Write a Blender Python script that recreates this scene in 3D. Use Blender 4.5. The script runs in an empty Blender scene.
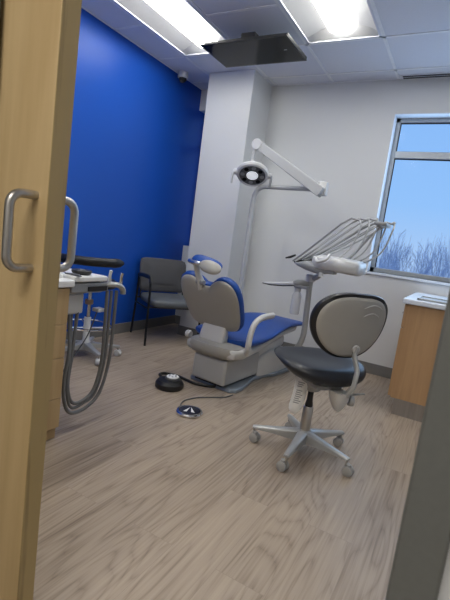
import bpy, bmesh, math, random
from mathutils import Vector, Matrix
random.seed(7)
SC = bpy.context.scene
COL = SC.collection
PI = math.pi

# ------------------------------------------------------------------ room sizes (metres)
H = 2.759            # ceiling
DY = 4.35            # window wall
XB = -3.0            # blue wall
XR = 1.75            # right wall

# ------------------------------------------------------------------ materials
def nodes(name):
    m = bpy.data.materials.new(name); m.use_nodes = True
    return m, m.node_tree, m.node_tree.nodes['Principled BSDF']

def mat(name, col, rough=.5, metal=0., var=.04, scale=30., bump=0., coat=0., sheen=0., spec=.5, stretch=(1, 1, 1)):
    m, nt, b = nodes(name)
    tc = nt.nodes.new('ShaderNodeTexCoord'); mp = nt.nodes.new('ShaderNodeMapping')
    mp.inputs['Scale'].default_value = stretch
    n = nt.nodes.new('ShaderNodeTexNoise'); n.inputs['Scale'].default_value = scale; n.inputs['Detail'].default_value = 4
    r = nt.nodes.new('ShaderNodeValToRGB')
    r.color_ramp.elements[0].position = .3; r.color_ramp.elements[1].position = .7
    r.color_ramp.elements[0].color = [max(0, c * (1 - var)) for c in col] + [1]
    r.color_ramp.elements[1].color = [min(1, c * (1 + var)) for c in col] + [1]
    L = nt.links.new
    L(tc.outputs['Object'], mp.inputs['Vector']); L(mp.outputs['Vector'], n.inputs['Vector'])
    L(n.outputs['Fac'], r.inputs['Fac']); L(r.outputs['Color'], b.inputs['Base Color'])
    if bump:
        bp = nt.nodes.new('ShaderNodeBump'); bp.inputs['Strength'].default_value = bump; bp.inputs['Distance'].default_value = .004
        L(n.outputs['Fac'], bp.inputs['Height']); L(bp.outputs['Normal'], b.inputs['Normal'])
    b.inputs['Roughness'].default_value = rough; b.inputs['Metallic'].default_value = metal
    b.inputs['Coat Weight'].default_value = coat; b.inputs['Sheen Weight'].default_value = sheen
    b.inputs['Specular IOR Level'].default_value = spec
    return m

def wood(name, light, dark, axis='z', scale=3., rough=.4, strength=.5, ring=1.):
    m, nt, b = nodes(name); L = nt.links.new
    tc = nt.nodes.new('ShaderNodeTexCoord')
    st = {'z': (1, 1, .07), 'y': (1, .07, 1), 'x': (.07, 1, 1)}[axis]
    mp = nt.nodes.new('ShaderNodeMapping'); mp.inputs['Scale'].default_value = st
    L(tc.outputs['Object'], mp.inputs['Vector'])
    n1 = nt.nodes.new('ShaderNodeTexNoise'); n1.inputs['Scale'].default_value = scale * 2.2; n1.inputs['Detail'].default_value = 3; n1.inputs['Distortion'].default_value = .8
    L(mp.outputs['Vector'], n1.inputs['Vector'])
    mul = nt.nodes.new('ShaderNodeMath'); mul.operation = 'MULTIPLY'; mul.inputs[1].default_value = 9 * ring
    sn = nt.nodes.new('ShaderNodeMath'); sn.operation = 'SINE'
    fr = nt.nodes.new('ShaderNodeMath'); fr.operation = 'MULTIPLY_ADD'; fr.inputs[1].default_value = .5; fr.inputs[2].default_value = .5
    L(n1.outputs['Fac'], mul.inputs[0]); 
    m6 = nt.nodes.new('ShaderNodeMath'); m6.operation = 'MULTIPLY'; m6.inputs[1].default_value = 2 * PI
    L(mul.outputs[0], m6.inputs[0]); L(m6.outputs[0], sn.inputs[0]); L(sn.outputs[0], fr.inputs[0])
    n2 = nt.nodes.new('ShaderNodeTexNoise'); n2.inputs['Scale'].default_value = scale * 40; n2.inputs['Detail'].default_value = 2
    L(mp.outputs['Vector'], n2.inputs['Vector'])
    mix = nt.nodes.new('ShaderNodeMath'); mix.operation = 'MULTIPLY_ADD'; mix.inputs[1].default_value = .45
    h = nt.nodes.new('ShaderNodeMath'); h.operation = 'MULTIPLY'; h.inputs[1].default_value = .55
    L(fr.outputs[0], mix.inputs[0]); L(n2.outputs['Fac'], h.inputs[0]); L(h.outputs[0], mix.inputs[2])
    r = nt.nodes.new('ShaderNodeValToRGB')
    r.color_ramp.elements[0].position = .1; r.color_ramp.elements[1].position = .1 + .9 / max(.2, strength) * .5
    r.color_ramp.elements[0].color = list(dark) + [1]; r.color_ramp.elements[1].color = list(light) + [1]
    L(mix.outputs[0], r.inputs['Fac']); L(r.outputs['Color'], b.inputs['Base Color'])
    b.inputs['Roughness'].default_value = rough
    return m

def plank_floor():
    m, nt, b = nodes('vinyl_plank'); L = nt.links.new
    N = nt.nodes.new
    tc = N('ShaderNodeTexCoord')
    rot = N('ShaderNodeMapping'); rot.inputs['Rotation'].default_value = (0, 0, PI / 2)
    L(tc.outputs['Object'], rot.inputs['Vector'])
    br = N('ShaderNodeTexBrick')
    br.inputs['Color1'].default_value = (0, 0, 0, 1); br.inputs['Color2'].default_value = (1, 1, 1, 1)
    br.inputs['Mortar'].default_value = (.45, .45, .45, 1)
    br.inputs['Scale'].default_value = 1; br.inputs['Mortar Size'].default_value = .0009; br.inputs['Mortar Smooth'].default_value = .2
    br.inputs['Brick Width'].default_value = 1.22; br.inputs['Row Height'].default_value = .184; br.offset = .37
    L(rot.outputs['Vector'], br.inputs['Vector'])
    # grain runs along Y, shifted from plank to plank
    sep = N('ShaderNodeVectorMath'); sep.operation = 'MULTIPLY_ADD'
    sep.inputs[1].default_value = (3.1, 7.7, 5.3)
    L(br.outputs['Color'], sep.inputs[0]); L(tc.outputs['Object'], sep.inputs[2])
    st = N('ShaderNodeMapping'); st.inputs['Scale'].default_value = (1, .026, 1)
    L(sep.outputs[0], st.inputs['Vector'])
    n1 = N('ShaderNodeTexNoise'); n1.inputs['Scale'].default_value = 4.2; n1.inputs['Detail'].default_value = 2; n1.inputs['Distortion'].default_value = .5
    n2 = N('ShaderNodeTexNoise'); n2.inputs['Scale'].default_value = 105; n2.inputs['Detail'].default_value = 4
    st2 = N('ShaderNodeMapping'); st2.inputs['Scale'].default_value = (1, .085, 1)
    L(sep.outputs[0], st2.inputs['Vector'])
    L(st2.outputs[0], n1.inputs['Vector']); L(st.outputs[0], n2.inputs['Vector'])
    n3 = N('ShaderNodeTexNoise'); n3.inputs['Scale'].default_value = 22; n3.inputs['Detail'].default_value = 2
    L(st2.outputs[0], n3.inputs['Vector'])
    s0 = N('ShaderNodeMath'); s0.operation = 'MULTIPLY'; s0.inputs[1].default_value = 66
    s = N('ShaderNodeMath'); s.operation = 'MULTIPLY_ADD'; s.inputs[1].default_value = 4
    si = N('ShaderNodeMath'); si.operation = 'SINE'
    L(n1.outputs['Fac'], s0.inputs[0]); L(n3.outputs['Fac'], s.inputs[0]); L(s0.outputs[0], s.inputs[2]); L(s.outputs[0], si.inputs[0])
    ab = N('ShaderNodeMath'); ab.operation = 'ABSOLUTE'; L(si.outputs[0], ab.inputs[0])
    sn = N('ShaderNodeMath'); sn.operation = 'POWER'; sn.inputs[1].default_value = .6; L(ab.outputs[0], sn.inputs[0])
    def madd(a, k, c):
        x = N('ShaderNodeMath'); x.operation = 'MULTIPLY_ADD'; x.inputs[1].default_value = k
        L(a, x.inputs[0])
        if isinstance(c, float): x.inputs[2].default_value = c
        else: L(c, x.inputs[2])
        return x.outputs[0]
    t = madd(n2.outputs['Fac'], .72, -.08)
    t = madd(sn.outputs[0], .20, t)
    bw = N('ShaderNodeRGBToBW'); L(br.outputs['Color'], bw.inputs[0])
    t = madd(bw.outputs[0], .12, t)
    r = N('ShaderNodeValToRGB')
    e = r.color_ramp.elements
    e[0].position = .1; e[0].color = (.155, .112, .08, 1)
    e[1].position = .95; e[1].color = (.50, .41, .318, 1)
    k = e.new(.5); k.color = (.375, .302, .232, 1)
    L(t, r.inputs['Fac'])
    mx = N('ShaderNodeMix'); mx.data_type = 'RGBA'
    L(br.outputs['Fac'], mx.inputs['Factor']); L(r.outputs['Color'], mx.inputs['A'])
    mx.inputs['B'].default_value = (.30, .24, .19, 1)
    L(mx.outputs['Result'], b.inputs['Base Color'])
    b.inputs['Roughness'].default_value = .42; b.inputs['Specular IOR Level'].default_value = .4
    bp = N('ShaderNodeBump'); bp.inputs['Strength'].default_value = .15; bp.inputs['Distance'].default_value = .002
    L(n2.outputs['Fac'], bp.inputs['Height']); L(bp.outputs['Normal'], b.inputs['Normal'])
    return m

def emit(name, col, strength):
    m, nt, b = nodes(name)
    b.inputs['Base Color'].default_value = (.9, .9, .9, 1)
    b.inputs['Emission Color'].default_value = list(col) + [1]; b.inputs['Emission Strength'].default_value = strength
    return m

def glass_mat(name, tint=(.93, .97, 1), refl=.06):
    m = bpy.data.materials.new(name); m.use_nodes = True; nt = m.node_tree; nt.nodes.clear(); L = nt.links.new
    o = nt.nodes.new('ShaderNodeOutputMaterial'); mx = nt.nodes.new('ShaderNodeMixShader')
    t = nt.nodes.new('ShaderNodeBsdfTransparent'); t.inputs[0].default_value = list(tint) + [1]
    g = nt.nodes.new('ShaderNodeBsdfGlossy'); g.inputs['Roughness'].default_value = .06
    fr = nt.nodes.new('ShaderNodeFresnel'); fr.inputs['IOR'].default_value = 1.45
    k = nt.nodes.new('ShaderNodeMath'); k.operation = 'MULTIPLY'; k.inputs[1].default_value = .03; L(fr.outputs[0], k.inputs[0]); L(k.outputs[0], mx.inputs[0]); L(t.outputs[0], mx.inputs[1]); L(g.outputs[0], mx.inputs[2]); L(mx.outputs[0], o.inputs[0])
    return m

M = dict(
    blue=mat('blue_wall_paint', (.009, .086, .45), .38, var=.02, scale=250, bump=.06, spec=.35),
    white=mat('grey_white_wall_paint', (.70, .71, .715), .6, var=.012, scale=220, bump=.05),
    tile=mat('ceiling_tile', (.70, .715, .78), .85, var=.04, scale=260, bump=.15),
    tbar=mat('ceiling_grid_metal', (.80, .81, .84), .5),
    base=mat('grey_vinyl_base', (.19, .185, .18), .5),
    floor=plank_floor(),
    frame=mat('grey_frame_paint', (.15, .155, .145), .45, scale=120, bump=.04),
    alu=mat('window_aluminium', (.44, .47, .50), .4, .25),
    reveal=mat('window_return_skylit', (.82, .88, .95), .6, var=.01),  # skylight on the window return put into this pale blue
    glass=glass_mat('window_glass'),
    doorw=wood('maple_door_veneer', (.68, .515, .285), (.56, .405, .205), 'z', 2.2, .38, .5, .5),
    dooredge=wood('maple_edge_band', (.46, .34, .155), (.31, .22, .095), 'z', 5., .45, 1.1, .5),
    oak=wood('cabinet_oak', (.52, .325, .165), (.41, .245, .12), 'z', 2.2, .4, .5, .6),
    oakl=wood('light_cabinet_wood', (.56, .40, .21), (.46, .31, .15), 'z', 2.5, .4, .5, .6),
    steel=mat('brushed_steel', (.50, .48, .45), .33, .95, var=.08, scale=60, stretch=(1, 1, .1)),
    chrome=mat('chrome', (.75, .76, .78), .12, 1.),
    toe=mat('steel_toe_kick', (.33, .30, .27), .4, .5, var=.12, scale=40, stretch=(1, 1, .05)),
    counter=mat('white_counter', (.72, .76, .82), .25, var=.01),
    beige=mat('warm_grey_plastic', (.385, .37, .335), .36, var=.015, scale=15),
    whip=mat('whip_arm_metal', (.36, .37, .38), .3, .5),
    pedestal=mat('stone_grey_plastic', (.42, .415, .40), .38, var=.015, scale=15),
    beige2=mat('pale_grey_plastic', (.58, .57, .545), .3, var=.015, scale=15),
    silver=mat('silver_paint', (.42, .425, .42), .3, .25, var=.02),
    baseplate=mat('blue_grey_base_plate', (.24, .27, .30), .32, .3),
    bluevinyl=mat('royal_blue_vinyl', (.011, .066, .30), .42, var=.05, scale=12, spec=.4),
    whitep=mat('white_plastic', (.62, .625, .63), .28, var=.01),
    lamp_arm=mat('lamp_arm_white', (.50, .51, .52), .35, var=.01),
    tray_w=mat('white_laminate_tray', (.78, .78, .77), .35, var=.01),
    gray=mat('mid_grey_plastic', (.30, .31, .32), .4),
    dgray=mat('dark_grey_plastic', (.10, .105, .11), .4),
    hose=mat('grey_hose_rubber', (.16, .16, .158), .45, var=.06, scale=40),
    hosew=mat('pale_hose_rubber', (.55, .56, .56), .4, var=.02),
    black=mat('black_plastic', (.014, .014, .015), .4),
    blackv=mat('black_vinyl', (.012, .013, .016), .42, var=.1, scale=20, coat=.1),
    stoolseat=mat('charcoal_vinyl', (.012, .014, .019), .42, var=.08, scale=14, coat=.12),
    blackm=mat('black_metal_tube', (.010, .011, .014), .35, .2),
    fabric=mat('grey_woven_fabric', (.085, .085, .09), .9, var=.16, scale=300, bump=.3, sheen=.2),
    fabric2=mat('grey_seat_vinyl', (.11, .12, .13), .5, var=.08, scale=80),
    screen=mat('black_glass_screen', (.010, .011, .012), .16, spec=.12),
    bezel=mat('black_bezel', (.018, .018, .018), .4),
    lens=emit('light_lens', (1, .99, .94), 16.),
    reflector=mat('light_reflector', (.42, .42, .425), .45, var=.01),
    frost=None,
    caster=mat('grey_caster', (.36, .355, .34), .4),
    paper=mat('white_paper', (.84, .83, .80), .8),
    print_=mat('grey_print', (.36, .36, .37), .8),
    lead=emit('cool_led', (.9, .95, 1), .45),
    tan=mat('tan_band', (.40, .26, .16), .4),
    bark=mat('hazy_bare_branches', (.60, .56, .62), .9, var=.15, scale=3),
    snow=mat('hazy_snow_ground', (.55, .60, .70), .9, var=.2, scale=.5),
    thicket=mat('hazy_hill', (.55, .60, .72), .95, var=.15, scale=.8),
    navy=mat('navy_glossy', (.045, .055, .10), .16, .6),
)
def frosted():
    m, nt, b = nodes('frosted_bottle_plastic')
    b.inputs['Base Color'].default_value = (.78, .79, .80, 1); b.inputs['Roughness'].default_value = .35
    b.inputs['Alpha'].default_value = .55
    return m
M['frost'] = frosted()

# ------------------------------------------------------------------ mesh builder
class MB:
    def __init__(s): s.v = []; s.f = []
    def add(s, vs, fs):
        o = len(s.v); s.v += [tuple(v) for v in vs]; s.f += [tuple(i + o for i in f) for f in fs]; return s
    def box(s, lo, hi, mtx=None):
        x0, y0, z0 = lo; x1, y1, z1 = hi
        vs = [Vector(p) for p in ((x0,y0,z0),(x1,y0,z0),(x1,y1,z0),(x0,y1,z0),(x0,y0,z1),(x1,y0,z1),(x1,y1,z1),(x0,y1,z1))]
        if mtx: vs = [mtx @ v for v in vs]
        return s.add(vs, [(3,2,1,0),(4,5,6,7),(0,1,5,4),(1,2,6,5),(2,3,7,6),(3,0,4,7)])
    def loft(s, rings, cap=True, closed=True):
        n = len(rings[0]); vs = [p for r in rings for p in r]; fs = []
        for i in range(len(rings) - 1):
            for j in range(n if closed else n - 1):
                k = (j + 1) % n
                fs.append((i*n+j, i*n+k, (i+1)*n+k, (i+1)*n+j))
        if cap:
            fs.append(tuple(range(n))[::-1]); fs.append(tuple((len(rings)-1)*n + j for j in range(n)))
        return s.add(vs, fs)
    def tube(s, pts, r, sides=10, oval=1., up=None):
        pts = [Vector(p) for p in pts]; n = len(pts)
        rs = r if isinstance(r, (list, tuple)) else [r] * n
        tans = [((pts[min(i+1, n-1)] - pts[max(i-1, 0)]).normalized()) for i in range(n)]
        if up is None: up = Vector((0, 0, 1)) if abs(tans[0].z) < .9 else Vector((1, 0, 0))
        nrm = (Vector(up) - tans[0] * tans[0].dot(Vector(up))).normalized(); rings = []
        for i in range(n):
            nrm = (nrm - tans[i] * tans[i].dot(nrm)).normalized(); bn = tans[i].cross(nrm)
            rings.append([pts[i] + nrm * (math.cos(a) * rs[i]) + bn * (math.sin(a) * rs[i] * oval)
                          for a in (2*PI*j/sides for j in range(sides))])
        return s.loft(rings)
    def lathe(s, prof, org=(0,0,0), axis=(0,0,1), seg=24):
        ax = Vector(axis).normalized(); q = Vector((0,0,1)).rotation_difference(ax); org = Vector(org)
        rings = [[org + q @ Vector((max(r,1e-4)*math.cos(2*PI*j/seg), max(r,1e-4)*math.sin(2*PI*j/seg), z)) for j in range(seg)] for r, z in prof]
        return s.loft(rings)
    def prism(s, poly, z0, z1, mtx=None, taper=1.):
        n = len(poly); cx = sum(p[0] for p in poly)/n; cy = sum(p[1] for p in poly)/n
        a = [Vector((x, y, z0)) for x, y in poly]; b = [Vector((cx+(x-cx)*taper, cy+(y-cy)*taper, z1)) for x, y in poly]
        if mtx: a = [mtx @ p for p in a]; b = [mtx @ p for p in b]
        return s.loft([a, b])
    def build(s, name, m, parent=None, bevel=0., seg=2, sub=0, smooth=True, angle=35):
        me = bpy.data.meshes.new(name); me.from_pydata(s.v, [], s.f); me.update()
        bm = bmesh.new(); bm.from_mesh(me); bmesh.ops.recalc_face_normals(bm, faces=bm.faces); bm.to_mesh(me); bm.free()
        me.materials.append(m)
        if smooth:
            me.polygons.foreach_set('use_smooth', [True] * len(me.polygons)); me.set_sharp_from_angle(angle=math.radians(angle))
        o = bpy.data.objects.new(name, me); COL.objects.link(o); o.parent = parent
        if bevel:
            b = o.modifiers.new('bevel', 'BEVEL'); b.width = bevel; b.segments = seg; b.limit_method = 'ANGLE'; b.angle_limit = math.radians(40)
            b.harden_normals = False
        if sub:
            d = o.modifiers.new('sub', 'SUBSURF'); d.levels = sub; d.render_levels = sub
        return o

def bez(p, n=24):
    """Catmull-Rom through points"""
    P = [Vector(q) for q in p]; P = [2*P[0]-P[1]] + P + [2*P[-1]-P[-2]]; out = []
    k = len(P) - 3
    for i in range(k):
        for j in range(max(2, n // k)):
            t = j / max(2, n // k); a, b, c, d = P[i:i+4]
            out.append(.5*((2*b)+(c-a)*t+(2*a-5*b+4*c-d)*t*t+(3*b-a-3*c+d)*t**3))
    out.append(P[-2]); return out
def tag(o, label, cat, group=None, kind=None):
    o['label'] = label; o['category'] = cat
    if group: o['group'] = group
    if kind: o['kind'] = kind
    return o
def thing(name, label, cat, loc=(0,0,0), rz=0., group=None):
    o = bpy.data.objects.new(name, None); COL.objects.link(o); o.empty_display_size = .1
    o.location = loc; o.rotation_euler = (0, 0, rz); return tag(o, label, cat, group)
def struct(o, label=None):
    o['kind'] = 'structure'
    if label: o['label'] = label
    return o
def sq(w, h, n=24, e=2.6):
    """super-ellipse outline half sizes w,h"""
    out = []
    for j in range(n):
        a = 2*PI*j/n; c, s_ = math.cos(a), math.sin(a)
        out.append((w*math.copysign(abs(c)**(2/e), c), h*math.copysign(abs(s_)**(2/e), s_)))
    return out
def copy_tree(o, parent=None):
    kids = list(o.children); c = o.copy(); COL.objects.link(c); c.parent = parent
    for ch in kids: copy_tree(ch, c)
    return c

# ================================================================== THE SETTING
struct(MB().box((XB-.2, -1.6, -.1), (XR+.2, DY+.3, 0)).build('floor', M['floor'], smooth=False), 'grey-brown wood plank vinyl floor')
struct(MB().box((XB-.15, .50, -.05), (XB, DY+.30, H)).build('wall_left', M['blue'], smooth=False), 'deep blue painted left wall')
# window wall with the wide window and a narrow one in the alcove
WX0, WX1, WZ0, WZ1 = -.825, .74, .985, 2.455
AX0, AX1, AZ0, AZ1 = XB, -2.66, .965, 2.53
wb = MB()
T = DY + .26
wb.box((AX1, DY, 0), (WX0, T, H)); wb.box((AX0, DY, 0), (AX1, T, AZ0)); wb.box((AX0, DY, AZ1), (AX1, T, H))
wb.box((WX0, DY, 0), (WX1, T, WZ0)); wb.box((WX0, DY, WZ1), (WX1, T, H)); wb.box((WX1, DY, 0), (XR, T, H))
struct(wb.build('wall_back', M['white'], smooth=False), 'pale grey window wall')
struct(MB().box((XR, .50, 0), (XR+.15, T, H)).build('wall_right', M['white'], smooth=False), 'pale grey right wall')
struct(MB().box((-2.63, 3.92, 0), (-2.11, DY+.01, H)).build('wall_column', M['white'], bevel=.004), 'pale grey boxed column projecting from the window wall')
# doorway wall
FX0, FX1 = -.925, -.008
fw = MB(); fw.box((XB, .415, 0), (FX0-.03, .575, H)); fw.box((FX1+.03, .415, 0), (XR+.15, .575, H)); fw.box((FX0-.03, .415, 2.17), (FX1+.03, .575, H))
struct(fw.build('wall_front', M['white'], smooth=False), 'wall with the doorway')
fr = MB()
fr.box((FX1, .40, 0), (FX1+.040, .588, 2.14)); fr.box((FX0-.040, .40, 0), (FX0, .588, 2.14)); fr.box((FX0-.040, .40, 2.14), (FX1+.040, .588, 2.18))
struct(fr.build('trim_1', M['frame'], bevel=.003), 'grey painted metal door frame')
# corridor behind the camera
struct(MB().box((XB-.15, -1.55, 0), (XR+.15, -1.45, H)).build('wall_corridor', M['white'], smooth=False), 'corridor wall')
struct(MB().box((XB-.15, -1.45, 0), (XB, .50, H)).build('wall_corridor_left', M['white'], smooth=False), 'corridor end wall')
struct(MB().box((XR, -1.45, 0), (XR+.15, .50, H)).build('wall_corridor_right', M['white'], smooth=False), 'corridor end wall')

# ceiling with openings for the light fittings
GX, GY, G = -2.669, 3.529, .608
lights = [(GX, GY-2*G), (GX+2*G, GY-2*G), (GX+4*G, GY-2*G), (GX, GY-5*G), (GX+2*G, GY-5*G)]   # near-left corners of 2x4 fittings
def xs_cut(lo, hi, cuts):
    out = []; a = lo
    for c0, c1 in sorted(cuts):
        out.append((a, c0)); a = c1
    out.append((a, hi)); return out
cl = MB()
ycuts = sorted(set([-1.6, DY+.3] + [y for _, y in lights] + [y+2*G for _, y in lights]))
for y0, y1 in zip(ycuts, ycuts[1:]):
    cuts = [(x, x+G) for x, y in lights if y <= y0+1e-4 and y+2*G >= y1-1e-4]
    for x0, x1 in xs_cut(XB-.2, XR+.2, cuts): cl.box((x0, y0, H), (x1, y1, H+.05))
struct(cl.build('ceiling', M['tile'], smooth=False), 'suspended ceiling of grey-white tiles')
gb = MB()
def bar(x0, x1, y0, y1): gb.box((x0, y0, H-.004), (x1, y1, H+.001))
ys = [GY+k*G for k in range(-5, 2)]
for k in range(0, 8):
    x = GX+k*G
    if x < XR: bar(x-.012, x+.012, .58, DY)
for y in ys:
    for x0, x1 in xs_cut(XB, XR, [(lx, lx+G) for lx, ly in lights if ly+.01 < y < ly+2*G-.01]): bar(x0, x1, y-.012, y+.012)
bar(XB, XB+.02, .58, DY); bar(XB, XR, DY-.02, DY)
struct(gb.build('trim_2', M['tbar'], smooth=False), 'white metal ceiling grid')

# baseboards
struct(MB().box((XB, .58, 0), (XB+.010, DY, .105)).build('baseboard_left', M['base'], bevel=.002), 'grey vinyl base along the blue wall')
bb = MB(); bb.box((-2.11, DY-.010, 0), (-.30, DY, .105)); bb.box((XB+.01, DY-.010, 0), (-2.63, DY, .105))
bb.box((-2.64, 3.91, 0), (-2.10, 3.92, .105)); bb.box((-2.11, 3.92, 0), (-2.10, DY-.01, .105)); bb.box((-2.64, 3.92, 0), (-2.63, DY-.01, .105))
struct(bb.build('baseboard_back', M['base'], bevel=.002), 'grey vinyl base along the window wall and column')

# windows
def window(name, x0, x1, z0, z1, mull, label):
    r = MB(); y0, y1 = DY+.125, DY+.185; w = .045
    r.box((x0, y0, z0), (x0+w, y1, z1)); r.box((x1-w, y0, z0), (x1, y1, z1)); r.box((x0, y0, z0), (x1, y1, z0+w)); r.box((x0, y0, z1-w), (x1, y1, z1))
    for z in mull: r.box((x0+w, y0-.004, z-.032), (x1-w, y1, z+.032))
    o = struct(r.build(name, M['alu'], bevel=.004), label)
    zs = [z0+w] + [q for z in mull for q in (z-.032, z+.032)] + [z1-w]
    for a, b in zip(zs[::2], zs[1::2]):
        MB().box((x0+w, y0+.03, a), (x1-w, y0+.036, b)).build('pane', M['glass'], o, smooth=False)
        g = MB(); g.box((x0+w, y0+.014, a), (x0+w+.007, y0+.03, b)); g.box((x0+w, y0+.014, b-.008), (x1-w, y0+.03, b))
        g.build('gasket', M['black'], o, smooth=False)
    return o
window('window_1', WX0, WX1, WZ0, WZ1, [2.115], 'wide aluminium window with a transom bar')
window('window_2', AX0, AX1, AZ0, AZ1, [2.115], 'narrow window beside the column')
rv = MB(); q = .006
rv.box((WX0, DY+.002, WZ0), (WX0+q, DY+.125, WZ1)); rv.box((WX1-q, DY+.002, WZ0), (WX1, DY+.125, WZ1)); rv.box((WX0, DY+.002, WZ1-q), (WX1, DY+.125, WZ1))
struct(rv.build('trim_4', M['reveal'], smooth=False), 'window return with blue skylight put into its pale colour')
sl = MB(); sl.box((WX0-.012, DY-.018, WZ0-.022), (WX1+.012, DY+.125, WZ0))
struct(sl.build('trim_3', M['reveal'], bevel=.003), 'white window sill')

# sliding door with pulls
DX, D0, D1 = -.756, .600, .645
dr = MB().box((-1.76, D0, .010), (DX-.002, D1, 2.12)).build('door_1', M['doorw'], bevel=.0015); struct(dr, 'pale maple sliding door')
MB().box((DX-.002, D0+.0006, .010), (DX, D1-.0006, 2.12)).build('edge_band', M['dooredge'], dr, smooth=False)['label'] = 'darker brown wood edge of the sliding door'
def pull(yface, sgn):
    x = -.792; z0, z1, d, r = .998, 1.149, .058, .0092; q = .026
    pts = [(x, yface, z1)]
    y = lambda t: yface + sgn*t
    pts.append((x, y(d-q), z1))
    for k in range(1, 7):
        a = k*PI/12; pts.append((x, y(d-q+q*math.sin(a)), z1-q+q*math.cos(a)))
    for k in range(0, 7):
        a = k*PI/12; pts.append((x, y(d-q+q*math.cos(a)), z0+q-q*math.sin(a)))
    pts.append((x, yface, z0))
    MB().tube(pts, r, 14).build('door_handle', M['steel'], dr)
pull(D0, -1); pull(D1, 1)
dr.rotation_euler = (0, .005, 0); dr.location = (-.0055, 0, 0)    # the hung door leans a touch

# ================================================================== CEILING FITTINGS
def light_fitting(x, y, label):
    o = thing('ceiling_light', label, 'ceiling light', (x+G/2, y+G, H))
    hw, hl = G/2-.012, G-.012
    f = MB()
    for a in ((-hw, -hl, hw, -hl+.018), (-hw, hl-.018, hw, hl), (-hw, -hl, -hw+.018, hl), (hw-.018, -hl, hw, hl)):
        f.box((a[0], a[1], -.006), (a[2], a[3], .006))
    f.build('frame', M['tile'], o, smooth=False)
    # curved pan from frame to lens, sloping end pieces
    rf = MB(); n = 10
    def prof(side):
        return [(side*(.105+(hw-.016-.105)*t), .058*math.sin(PI*min(1, t*1.0)*.5+PI*.5)+.002 if t else .060) for t in [k/n for k in range(n+1)]]
    for sd in (-1, 1):
        p = prof(sd)
        rings = [[(px, yy, pz) for px, pz in p] for yy in (-hl+.085, hl-.085)]
        vs = [q for r_ in rings for q in r_]; m_ = len(p)
        rf.add(vs, [(k, k+1, m_+k+1, m_+k) for k in range(m_-1)])
        for e in (-1, 1):
            ye, yi = e*(hl-.016), e*(hl-.085)
            vs = [(px, yi, pz) for px, pz in p] + [(px, ye, .001) for px, pz in p]
            rf.add(vs, [(k, k+1, m_+k+1, m_+k) for k in range(m_-1)])
    for e in (-1, 1):
        rf.add([(-.105, e*(hl-.085), .06), (.105, e*(hl-.085), .06), (.105, e*(hl-.016), .001), (-.105, e*(hl-.016), .001)], [(0,1,2,3)])
    rf.build('reflector', M['reflector'], o)
    bx = MB().box((-hw, -hl, .075), (hw, hl, .08)); bx.build('housing', M['tbar'], o, smooth=False)
    ln = MB(); rings = []
    m_ = 12
    for yy, sc in ((-hl+.055, .35), (-hl+.065, .75), (-hl+.09, 1), (hl-.09, 1), (hl-.065, .75), (hl-.055, .35)):
        rings.append([(.105*sc*math.cos(PI*k/m_), yy, .058-.050*sc*math.sin(PI*k/m_)) for k in range(m_+1)])
    ln.loft(rings, cap=True, closed=False).build('lens', M['lens'], o)
    return o
light_fitting(*lights[0], label='recessed two-by-four ceiling light on the left, next to the blue wall')
light_fitting(*lights[1], label='recessed two-by-four ceiling light right of the ceiling monitor')
light_fitting(*lights[2], label='recessed ceiling light over the right side of the room outside the frame')  # this and the next two are unseen, kept for their light
light_fitting(*lights[3], label='unseen recessed ceiling light near the doorway on the blue wall side')
light_fitting(*lights[4], label='unseen recessed ceiling light just inside the doorway')

# linear slot air vent
v = thing('air_vent', 'white linear slot air vent with two dark slots above the window', 'air vent', (-.80, 4.295, H))
MB().box((-.025, -.036, -.007), (1.22, .046, 0)).build('frame', M['tbar'], v, smooth=False)
for k in (0, 1):
    MB().box((0, -.030+k*.040, -.0078), (1.2, -.002+k*.040, -.0062)).build('slot', M['black'], v, smooth=False)

# dome camera
v = thing('dome_camera', 'small white dome security camera on the ceiling beside the blue wall', 'camera', (-2.915, 3.86, H))
MB().lathe([(.0, 0), (.052, 0), (.055, -.02), (.055, -.055), (.045, -.062), (0, -.062)], seg=24).build('housing', M['whitep'], v)
MB().lathe([(.042, -.058), (.040, -.075), (.030, -.092), (.015, -.101), (0, -.103)], seg=20).build('dome', M['black'], v)
MB().lathe([(.014, 0), (.014, .006), (0, .007)], (0, -.020, -.095), (0.2, -.6, -.8), 14).build('lens_ring', M['dgray'], v)

# ceiling monitor facing down
v = thing('ceiling_monitor', 'black flat monitor hung face-down under the ceiling above the dental chair', 'monitor', (-1.765, 3.21, 2.59), -.01)
MB().box((-.35, -.195, .002), (.372, .214, .026)).build('back_case', M['bezel'], v, bevel=.006)
MB().box((-.372, -.216, -.004), (.372, .216, .003)).build('bezel', M['bezel'], v, bevel=.002)
MB().box((-.358, -.202, -.0048), (.358, .196, -.0035)).build('screen', M['screen'], v, smooth=False)
MB().box((.265, -.010, -.0054), (.290, .002, -.0046)).build('screen_glint', M['silver'], v, smooth=False)  # painted glint: reflection of a light on the screen
mt = MB(); mt.box((-.19, -.10, .02), (.05, .0, .072)); mt.box((-.06, -.12, .02), (.06, -.02, .098)); mt.tube([(-.26, -.06, .052), (-.26, .06, .052)], .012); mt.box((-.28, -.07, .02), (-.24, .07, .045))
mt.box((-.10, -.02, .03), (-.04, .19, .055)); mt.box((-.09, .155, .04), (-.05, .195, H-2.59)); mt.box((-.11, .14, H-2.59-.008), (-.03, .21, H-2.59))
mt.build('mount', M['black'], v, bevel=.004)

# ================================================================== DENTAL CHAIR  (local +Y to the toes, +X to its right side)
ch = thing('dental_chair', 'royal blue dental chair with warm grey shell, seen from behind in the room centre', 'dental chair', (-1.53, 2.78, 0), math.radians(-6))
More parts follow.
